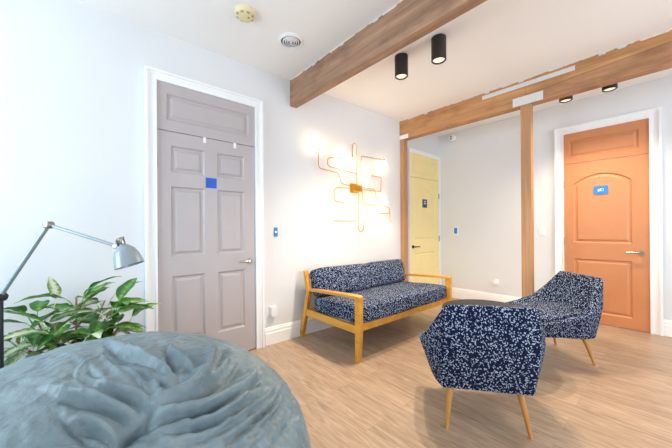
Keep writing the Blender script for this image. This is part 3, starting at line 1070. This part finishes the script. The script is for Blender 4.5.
# crests (+) and valleys (-) of the cloth, running over the bag: points on it, height, width
FOLDS = [
    ([(0.339, 0.083, 0.744), (0.331, 0.128, 0.741), (0.316, 0.202, 0.733), (0.258, 0.279, 0.731), (0.136, 0.368, 0.725)], 0.017, 0.026),
    ([(0.374, 0.071, 0.731), (0.383, 0.146, 0.717), (0.373, 0.24, 0.699), (0.324, 0.335, 0.685), (0.222, 0.424, 0.678)], 0.0204, 0.03),
    ([(0.405, 0.07, 0.717), (0.418, 0.138, 0.701), (0.408, 0.22, 0.687), (0.374, 0.314, 0.671), (0.287, 0.431, 0.649)], 0.0187, 0.026),
    ([(0.43, 0.071, 0.703), (0.443, 0.143, 0.686), (0.438, 0.211, 0.673), (0.41, 0.293, 0.66), (0.351, 0.392, 0.643), (0.217, 0.526, 0.604)], 0.017, 0.024),
    ([(0.468, 0.171, 0.664), (0.459, 0.237, 0.65), (0.419, 0.326, 0.639), (0.35, 0.421, 0.624), (0.199, 0.559, 0.577)], 0.0153, 0.02),
    ([(0.481, 0.255, 0.627), (0.443, 0.333, 0.618), (0.373, 0.427, 0.606), (0.251, 0.541, 0.573)], 0.0119, 0.016),
    ([(0.33, 0.164, 0.736), (0.286, 0.219, 0.739), (0.203, 0.278, 0.745), (0.035, 0.354, 0.741)], 0.017, 0.02),
    ([(0.359, 0.086, 0.735), (0.36, 0.147, 0.727), (0.345, 0.224, 0.716), (0.29, 0.303, 0.712), (0.169, 0.401, 0.704)], -0.0176, 0.02),
    ([(0.392, 0.077, 0.722), (0.402, 0.142, 0.709), (0.393, 0.228, 0.693), (0.351, 0.324, 0.678), (0.255, 0.432, 0.662)], -0.0192, 0.02),
    ([(0.419, 0.072, 0.709), (0.431, 0.14, 0.694), (0.424, 0.215, 0.68), (0.393, 0.306, 0.664), (0.314, 0.421, 0.643)], -0.016, 0.018),
    ([(0.457, 0.129, 0.68), (0.457, 0.187, 0.668), (0.438, 0.264, 0.654), (0.392, 0.355, 0.641), (0.292, 0.475, 0.614)], -0.0144, 0.016),
    ([(0.476, 0.223, 0.643), (0.45, 0.297, 0.632), (0.399, 0.378, 0.622), (0.303, 0.486, 0.6)], -0.0112, 0.014),
    ([(0.344, 0.176, 0.728), (0.301, 0.238, 0.729), (0.214, 0.304, 0.734), (0.041, 0.392, 0.724)], -0.016, 0.016),
    ([(-0.17, 0.014, 0.789), (-0.015, 0.05, 0.799), (0.11, 0.092, 0.793), (0.199, 0.146, 0.775), (0.286, 0.174, 0.749)], 0.014, 0.02),
    ([(-0.085, 0.004, 0.798), (0.072, 0.056, 0.797), (0.174, 0.11, 0.783), (0.237, 0.147, 0.766)], -0.01, 0.012),
    ([(0.027, 0.186, 0.786), (0.149, 0.174, 0.779), (0.233, 0.167, 0.764), (0.304, 0.162, 0.745)], -0.016, 0.014),
    ([(0.031, 0.198, 0.784), (0.157, 0.205, 0.772), (0.237, 0.215, 0.754), (0.29, 0.221, 0.737)], 0.012, 0.012),
    ([(0.066, 0.213, 0.78), (0.187, 0.228, 0.762), (0.265, 0.237, 0.741)], -0.01, 0.01),
    ([(0.128, -0.136, 0.787), (0.195, -0.09, 0.782), (0.266, -0.033, 0.769), (0.329, 0.022, 0.751), (0.367, 0.055, 0.735)], 0.013, 0.017),
    ([(0.214, -0.093, 0.778), (0.283, -0.036, 0.765), (0.339, 0.017, 0.747), (0.375, 0.054, 0.731)], -0.016, 0.02),
    ([(0.306, -0.08, 0.755), (0.324, -0.051, 0.751), (0.347, -0.024, 0.744), (0.377, -0.005, 0.732), (0.407, 0.019, 0.718)], 0.012, 0.014),
    ([(0.33, -0.069, 0.748), (0.361, -0.028, 0.739), (0.39, -0.01, 0.727)], -0.014, 0.016),
    ([(0.213, -0.026, 0.782), (0.256, 0.01, 0.772), (0.297, 0.046, 0.76), (0.338, 0.08, 0.744)], 0.013, 0.014),
    ([(0.255, -0.007, 0.773), (0.303, 0.036, 0.759), (0.349, 0.074, 0.741)], -0.016, 0.014),
    ([(0.031, -0.04, 0.799), (0.093, -0.034, 0.797), (0.152, -0.024, 0.791), (0.191, 0.001, 0.786), (0.146, 0.01, 0.792)], -0.008, 0.009),
    ([(0.271, -0.1, 0.764), (0.328, -0.076, 0.748), (0.374, -0.048, 0.732), (0.398, -0.029, 0.722)], -0.009, 0.01),
    ([(0.405, -0.014, 0.719), (0.394, 0.026, 0.724), (0.377, 0.064, 0.73), (0.353, 0.087, 0.738)], -0.03, 0.034),
    ([(0.021, 0.026, 0.8), (0.169, 0.072, 0.787), (0.226, 0.09, 0.775), (0.283, 0.133, 0.756)], -0.01, 0.01),
    ([(0.143, 0.037, 0.792), (0.2, 0.066, 0.782), (0.275, 0.076, 0.765), (0.33, 0.084, 0.747)], 0.009, 0.01),
    ([(0.207, 0.07, 0.781), (0.284, 0.077, 0.762), (0.331, 0.086, 0.746)], -0.012, 0.01),
    ([(0.231, 0.101, 0.773), (0.299, 0.098, 0.756), (0.335, 0.099, 0.743)], 0.01, 0.01),
    ([(0.229, 0.122, 0.772), (0.298, 0.115, 0.754), (0.332, 0.109, 0.743)], -0.01, 0.01),
    ([(-0.131, -0.106, 0.789), (0.055, -0.043, 0.799), (0.172, -0.011, 0.789), (0.263, 0.032, 0.77)], 0.005, 0.014),
    ([(0.045, -0.182, 0.787), (0.112, -0.117, 0.79), (0.203, -0.055, 0.782)], 0.005, 0.016),
    ([(0.058, -0.09, 0.796), (0.164, -0.055, 0.789), (0.207, -0.021, 0.783)], -0.006, 0.01),
    ([(0.286, 0.556, 0.536), (0.389, 0.51, 0.51)], 0.007, 0.01),
    ([(0.263, 0.526, 0.584), (0.343, 0.499, 0.563), (0.407, 0.475, 0.536)], -0.006, 0.008),
    ([(0.283, 0.598, 0.472), (0.374, 0.545, 0.473)], -0.005, 0.008),
]


def bag_point(th, ph):
    s = max(0.0, math.sin(th))
    r = BR * s ** 0.9
    if th < PI / 2:
        z = BZC + (BH - BZC) * math.cos(th)
    else:
        z = BZC + BZC * math.cos(th)
        r = BR * s ** 0.62
    return Vector((r * math.cos(ph), r * math.sin(ph), z))


def bag_normal(th, ph):
    e = 1e-3
    a = bag_point(th + e, ph) - bag_point(th - e, ph)
    b = bag_point(th, ph + e) - bag_point(th, ph - e)
    n = a.cross(b)
    return n.normalized() if n.length > 1e-12 else Vector((0, 0, 1 if th < 1 else -1))


bb = thing('bean_bag', 'large crumpled blue-grey bean bag on the floor in the foreground', 'bean bag', (BX, BY, 0))
NT, NP = 320, 640
base, nrms = [], []
for i in range(1, NT):
    th = PI * i / NT
    for j in range(NP):
        ph = 2 * PI * j / NP
        base.append(bag_point(th, ph))
        nrms.append(bag_normal(th, ph))
base.append(bag_point(0, 0))
nrms.append(Vector((0, 0, 1)))
PB = np.array([tuple(p) for p in base])
# wander a little so that the folds do not run like ruled lines
WOB = np.array([(noise.noise(p * 5), noise.noise(p * 5 + Vector((7, 1, 3))), noise.noise(p * 5 + Vector((2, 9, 5)))) for p in base])
PW = PB + WOB * 0.010
disp = np.zeros(len(PB))
NR = np.array([tuple(p) for p in nrms])


def add_fold(pts, amp, up, down):
    """one fold: gentle slope (up) on its left, steep slope (down) on its right"""
    global disp
    sm = [Vector(p) for p in rounded(pts, 0.08, 5)]
    Q = np.array([tuple(p) for p in sm])
    lo, hi = Q.min(0) - 6 * up, Q.max(0) + 6 * up
    near = np.where(np.all((PW > lo) & (PW < hi), axis=1))[0]
    W, N = PW[near], NR[near]
    seg = np.linalg.norm(np.diff(Q, axis=0), axis=1)
    cum = np.concatenate([[0], np.cumsum(seg)])
    bd = np.full(len(W), 9.0)
    bt = np.zeros(len(W))
    sg = np.ones(len(W))
    for k in range(len(Q) - 1):
        ab = Q[k + 1] - Q[k]
        t = np.clip(((W - Q[k]) @ ab) / max(1e-9, ab @ ab), 0, 1)
        v = W - (Q[k] + t[:, None] * ab)
        dd = np.linalg.norm(v, axis=1)
        m = dd < bd
        bd[m] = dd[m]
        bt[m] = (cum[k] + t[m] * seg[k]) / cum[-1]
        sg[m] = np.sign(np.einsum('ij,ij->i', np.cross(np.broadcast_to(ab, v.shape), v), -N))[m]
    taper = np.sin(PI * np.clip(bt, 0.0, 1)) ** 0.6
    if amp > 0:        # rounded crest
        wd = np.where(sg > 0, down, up)
        disp[near] += amp * taper * np.exp(-(bd / wd) ** 2)
    else:              # sharp valley
        disp[near] += amp * taper * np.exp(-bd / up)


for pts, amp, wid in FOLDS:
    if amp > 0:
        add_fold(pts, amp * 2.2, wid * 1.0, wid * 0.5)
    else:
        add_fold(pts, amp * 2.4, wid * 0.7, wid * 0.7)
# finer pleats between the big folds, fanning out of the gather
rf = random.Random(4)
big = [f[0] for f in FOLDS if f[1] > 0.012 and len(f[0]) >= 4]
for _ in range(70):
    src = rf.choice(big)
    off = Vector((rf.uniform(-1, 1), rf.uniform(-1, 1), rf.uniform(-1, 1))) * 0.07
    i0 = rf.randrange(0, len(src) - 2)
    pts = []
    for p in src[i0:i0 + rf.choice((3, 4))]:
        q = Vector(p) + off
        th = math.acos(max(-1, min(1, (q.z - BZC) / (BH - BZC)))) if q.z > BZC else PI / 2
        pts.append(tuple(bag_point(th, math.atan2(q.y, q.x))))
    add_fold(pts, rf.choice((-0.012, -0.008, 0.009)), rf.uniform(0.007, 0.012), 0.006)
bm = B()
verts = []
for idx, (p, nn) in enumerate(zip(base, nrms)):
    n1 = noise.noise(p * 3.1 + Vector((3, 1, 7)))
    n2 = noise.noise(p * 6.5 + Vector((9, 2, 4)))
    n3 = noise.noise(p * 14 + Vector((1, 8, 2)))
    h = disp[idx] + 0.010 * n1
    rum = 1 - abs(noise.noise(p * 5.0 + Vector((0.6, 4, 5)) + Vector((n2, n1, n3)) * 0.5)) * 2
    h += 0.003 * (rum - 0.55)
    rum2 = 1 - abs(noise.noise(p * 11.0 + Vector((7, 3, 1)) + Vector((n1, n3, n2)) * 0.7)) * 2
    h += 0.004 * (rum2 - 0.5)
    rum3 = 1 - abs(noise.noise(p * 24.0 + Vector((1, 3, 6)) + Vector((n3, n1, n2)) * 0.9)) * 2
    h += 0.0032 * (rum3 - 0.5)
    # the seam round the bag with small gathers either side of it
    sz = p.z - 0.545 + 0.10 * math.sin(math.atan2(p.y, p.x) - 0.9)
    h -= 0.010 * math.exp(-(sz / 0.008) ** 2)
    h += 0.006 * math.sin(math.atan2(p.y, p.x) * 60 + 3 * n1) * math.exp(-(sz / 0.10) ** 2) * max(0.0, math.cos(math.atan2(p.y, p.x) - 0.9))
    q = p + nn * (h * min(1.0, p.z / 0.06))
    q.z = max(q.z, 0.0)
    verts.append(bm.verts.new(q + Vector((BX, BY, 0))))
rows = [verts[i * NP:(i + 1) * NP] for i in range(NT - 1)]
top = verts[-1]
for a, b in zip(rows[:-1], rows[1:]):
    for j in range(NP):
        bm.faces.new((a[j], b[j], b[(j + 1) % NP], a[(j + 1) % NP]))
for j in range(NP):
    bm.faces.new((top, rows[0][j], rows[0][(j + 1) % NP]))
bm.faces.new(rows[-1])
obj('cover', bm, 'bean_bag_cloth', bb, angle=180)

# ------------------------------------------------------------------ task floor lamp
tl = thing('floor_lamp', 'blue-grey articulated lamp arching over the plant', 'lamp', (-2.13, -0.30, 0))


J0 = Vector((-2.14, -0.295, 0.885))
J1 = Vector((-1.985, -0.115, 1.232))
J2 = Vector((-1.772, 0.132, 1.128))
bm = B(); lathe(bm, [(0.125, 0.0), (0.13, 0.006), (0.13, 0.018), (0.12, 0.024), (0.02, 0.03)], 36, Matrix.Translation((J0.x, J0.y, 0)))
obj('base', bm, 'lamp_dark', tl)
bm = B(); tube(bm, [(J0.x, J0.y, 0.025), (J0.x, J0.y, 0.87)], 0.012, 14)
obj('pole', bm, 'lamp_dark', tl)
ax = (J1 - J0).cross(J2 - J1).normalized()


def joint(p, r, w, name, mat='satin_nickel'):
    bm = B()
    q = ax.to_track_quat('Z', 'Y').to_matrix().to_4x4()
    lathe(bm, [(r * 0.8, -w), (r, -w * 0.85), (r, w * 0.85), (r * 0.8, w)], 20, Matrix.Translation(p) @ q)
    lathe(bm, [(r * 0.45, w), (r * 0.45, w * 1.5)], 12, Matrix.Translation(p) @ q)
    return obj(name, bm, mat, tl)


bm = B(); tube(bm, [J0, J1], 0.0095, 14); obj('lower_arm', bm, 'lamp_enamel', tl)
bm = B(); tube(bm, [J1, J2], 0.0075, 14); obj('upper_arm', bm, 'lamp_enamel', tl)
joint(J0, 0.022, 0.02, 'base_joint', 'lamp_dark')
joint(J1, 0.018, 0.016, 'elbow_joint')
joint(J2, 0.014, 0.013, 'head_joint')
hd = Vector((0.225, 0.26, -1)).normalized()
HC = J2 + Vector((0.010, 0.012, -0.002))
q = hd.to_track_quat('Z', 'Y').to_matrix().to_4x4()
bm = B(); lathe(bm, [(0.010, -0.045), (0.015, -0.040), (0.015, -0.012), (0.011, -0.006)], 16, Matrix.Translation(HC + Vector((0.01, 0.012, 0))) @ q)
obj('socket_cap', bm, 'satin_nickel', tl)
bm = B()
prof_o = [(0.012, -0.010), (0.026, 0.0), (0.042, 0.018), (0.053, 0.045), (0.059, 0.075), (0.063, 0.098)]
prof = prof_o + [(r - 0.0025, z) for r, z in reversed(prof_o)]
lathe(bm, prof, 36, Matrix.Translation(HC + Vector((0.01, 0.012, 0))) @ q, cap=False)
sh = obj('lamp_shade', bm, 'lamp_enamel', tl)
bm = B(); lathe(bm, [(0.008, 0.0), (0.014, 0.02), (0.024, 0.045), (0.024, 0.06), (0.012, 0.076), (0.003, 0.078)], 18, Matrix.Translation(HC + Vector((0.01, 0.012, 0))) @ q)
obj('bulb', bm, 'white_plastic', sh)
bm = B()
tube(bm, rounded([J2, J2 + Vector((0.0, 0.0, 0.03)), HC + Vector((0.012, 0.014, 0.045))], 0.012), 0.005, 8)
obj('swivel', bm, 'satin_nickel', tl)

# ------------------------------------------------------------------ leafy plant
PX, PY = -2.44, -0.05
pp = thing('potted_plant', 'bushy variegated green plant in a pot behind the bean bag', 'plant', (PX, PY, 0))
mt = Matrix.Translation((PX, PY, 0))
bm = B(); lathe(bm, [(0.11, 0.0), (0.12, 0.01), (0.155, 0.33), (0.165, 0.335), (0.165, 0.37), (0.148, 0.37), (0.142, 0.33)], 36, mt, cap=False)
bmesh.ops.contextual_create(bm, geom=[v for v in bm.verts if v.co.z < 1e-4])
obj('pot', bm, 'terracotta', pp)
bm = B(); lathe(bm, [(0.1425, 0.33), (0.1425, 0.334), (0.08, 0.34), (0.02, 0.342)], 30, mt)
obj('soil', bm, 'potting_soil', pp)


def leaf_mesh(name, length, width, droop, fold, mat, twist=0.0, pet=0.07):
    bm = B()
    N = 12
    rows = []
    for i in range(N + 1):
        t = i / N
        w = width * (math.sin(PI * min(1, t ** 0.78)) ** 0.85) * (1 - 0.12 * t)
        if i == N:
            w = 0.0006
        if i == 0:
            w = 0.002
        z = -droop * t * t
        x = length * (t - 0.12 * droop / max(length, 0.01) * t * t)
        row = []
        for k in (-1, -0.5, 0, 0.5, 1):
            wav = 0.004 * math.sin(t * 14 + k * 3) * abs(k)
            ct_, st_ = math.cos(twist * t), math.sin(twist * t)
            yy, zz = k * w / 2, abs(k) * fold * w / 2 + wav
            row.append(bm.verts.new((x, yy * ct_ - zz * st_, z + yy * st_ + zz * ct_)))
        rows.append(row)
    for a, b in zip(rows[:-1], rows[1:]):
        for k in range(4):
            bm.faces.new((a[k], b[k], b[k + 1], a[k + 1]))
    r = bmesh.ops.solidify(bm, geom=bm.faces[:], thickness=0.0012)
    # petiole, reaching back from the blade
    tube(bm, [(-pet, 0, -pet * 0.55), (-pet * 0.45, 0, -pet * 0.18), (0.004, 0, 0.0), (length * 0.3, 0, -droop * 0.09 - 0.0015)], [0.0034, 0.003, 0.0026, 0.001], 6)
    bmesh.ops.recalc_face_normals(bm, faces=bm.faces[:])
    me = bpy.data.meshes.new(name)
    bm.to_mesh(me)
    bm.free()
    me.materials.append(MATS[mat])
    for p in me.polygons:
        p.use_smooth = True
    return me


LEAF = []
rnd = random.Random(11)
for i, mname in enumerate(('leaf_deep', 'leaf_deep', 'leaf_bright', 'leaf_bright', 'leaf_pale', 'leaf_bright', 'leaf_deep', 'leaf_pale')):
    LEAF.append(leaf_mesh('leaf', rnd.uniform(0.17, 0.22), rnd.uniform(0.075, 0.10), rnd.uniform(0.03, 0.085), rnd.uniform(0.15, 0.4), mname, rnd.uniform(-0.4, 0.4)))


def add_leaf(p, yaw, pitch, mi, sc=1.0, roll=0.0):
    o = bpy.data.objects.new('leaf', LEAF[mi])
    COL.objects.link(o)
    o.parent = pp
    o.location = Vector(p) - Vector((PX, PY, 0))
    o.rotation_euler = (roll, -pitch, yaw)
    o.scale = (sc, sc, sc)
    return o


STEMS = [(0.02, 0.03, 0.80, 0.05, 0.03), (-0.05, 0.06, 0.74, -0.04, 0.17), (0.06, 0.05, 0.72, 0.12, 0.20), (0.05, -0.06, 0.66, 0.14, -0.06),
         (-0.05, -0.06, 0.70, -0.06, -0.16), (0.07, 0.0, 0.56, 0.20, 0.05), (-0.02, 0.09, 0.58, 0.02, 0.26), (0.0, -0.09, 0.60, 0.06, -0.22)]
ga = 0.0
for sx, sy, zt, ex, ey in STEMS:
    bm = B()
    pts = [(PX + sx, PY + sy, 0.33), (PX + (sx + ex) / 2 * 0.9, PY + (sy + ey) / 2 * 0.9, 0.33 + (zt - 0.33) * 0.55), (PX + ex, PY + ey, zt)]
    pts = rounded(pts, 0.08, 6)
    tube(bm, pts, [0.009 - 0.004 * i / (len(pts) - 1) for i in range(len(pts))], 8)
    obj('stem', bm, 'stem_pink', pp)
    nl = 11
    for i in range(nl):
        f = 0.34 + 0.66 * i / (nl - 1)
        idx = min(len(pts) - 1, int(f * (len(pts) - 1)))
        b = Vector(pts[0]).lerp(Vector(pts[idx]), 1.0) if idx else Vector(pts[0])
        zz = 0.33 + (zt - 0.33) * f
        c = Vector((PX + sx + (ex - sx) * f, PY + sy + (ey - sy) * f, zz))
        ga += 2.399 + rnd.uniform(-0.3, 0.3)
        pit = R(-12 + 50 * (i / (nl - 1)) ** 1.6 + rnd.uniform(-10, 10))
        c = c + Vector((math.cos(ga) * 0.055, math.sin(ga) * 0.055, 0.035))
        add_leaf(c, ga, pit, rnd.randrange(len(LEAF)), rnd.uniform(0.95, 1.25), rnd.uniform(-0.3, 0.3))
# the upright leaf and the two tall pointed ones that stand above the rest
add_leaf((-2.40, -0.11, 0.80), R(200), R(78), 4, 0.85, 0.2)
add_leaf((-2.42, 0.02, 0.78), R(65), R(42), 2, 1.05, 0.2)
add_leaf((-2.30, -0.22, 0.56), R(-60), R(-35), 7, 1.0, 0.1)
add_leaf((-2.30, 0.16, 0.72), R(60), R(8), 2, 1.0, 0.0)

LEAF.append(leaf_mesh('leaf', 0.16, 0.06, 0.07, 0.2, 'leaf_old', 0.3))
for p, yw, pt in (((-2.26, -0.02, 0.47), 10, -20), ((-2.28, 0.06, 0.46), 50, -28), ((-2.27, -0.10, 0.45), -30, -15)):
    add_leaf(p, R(yw), R(pt), len(LEAF) - 1)
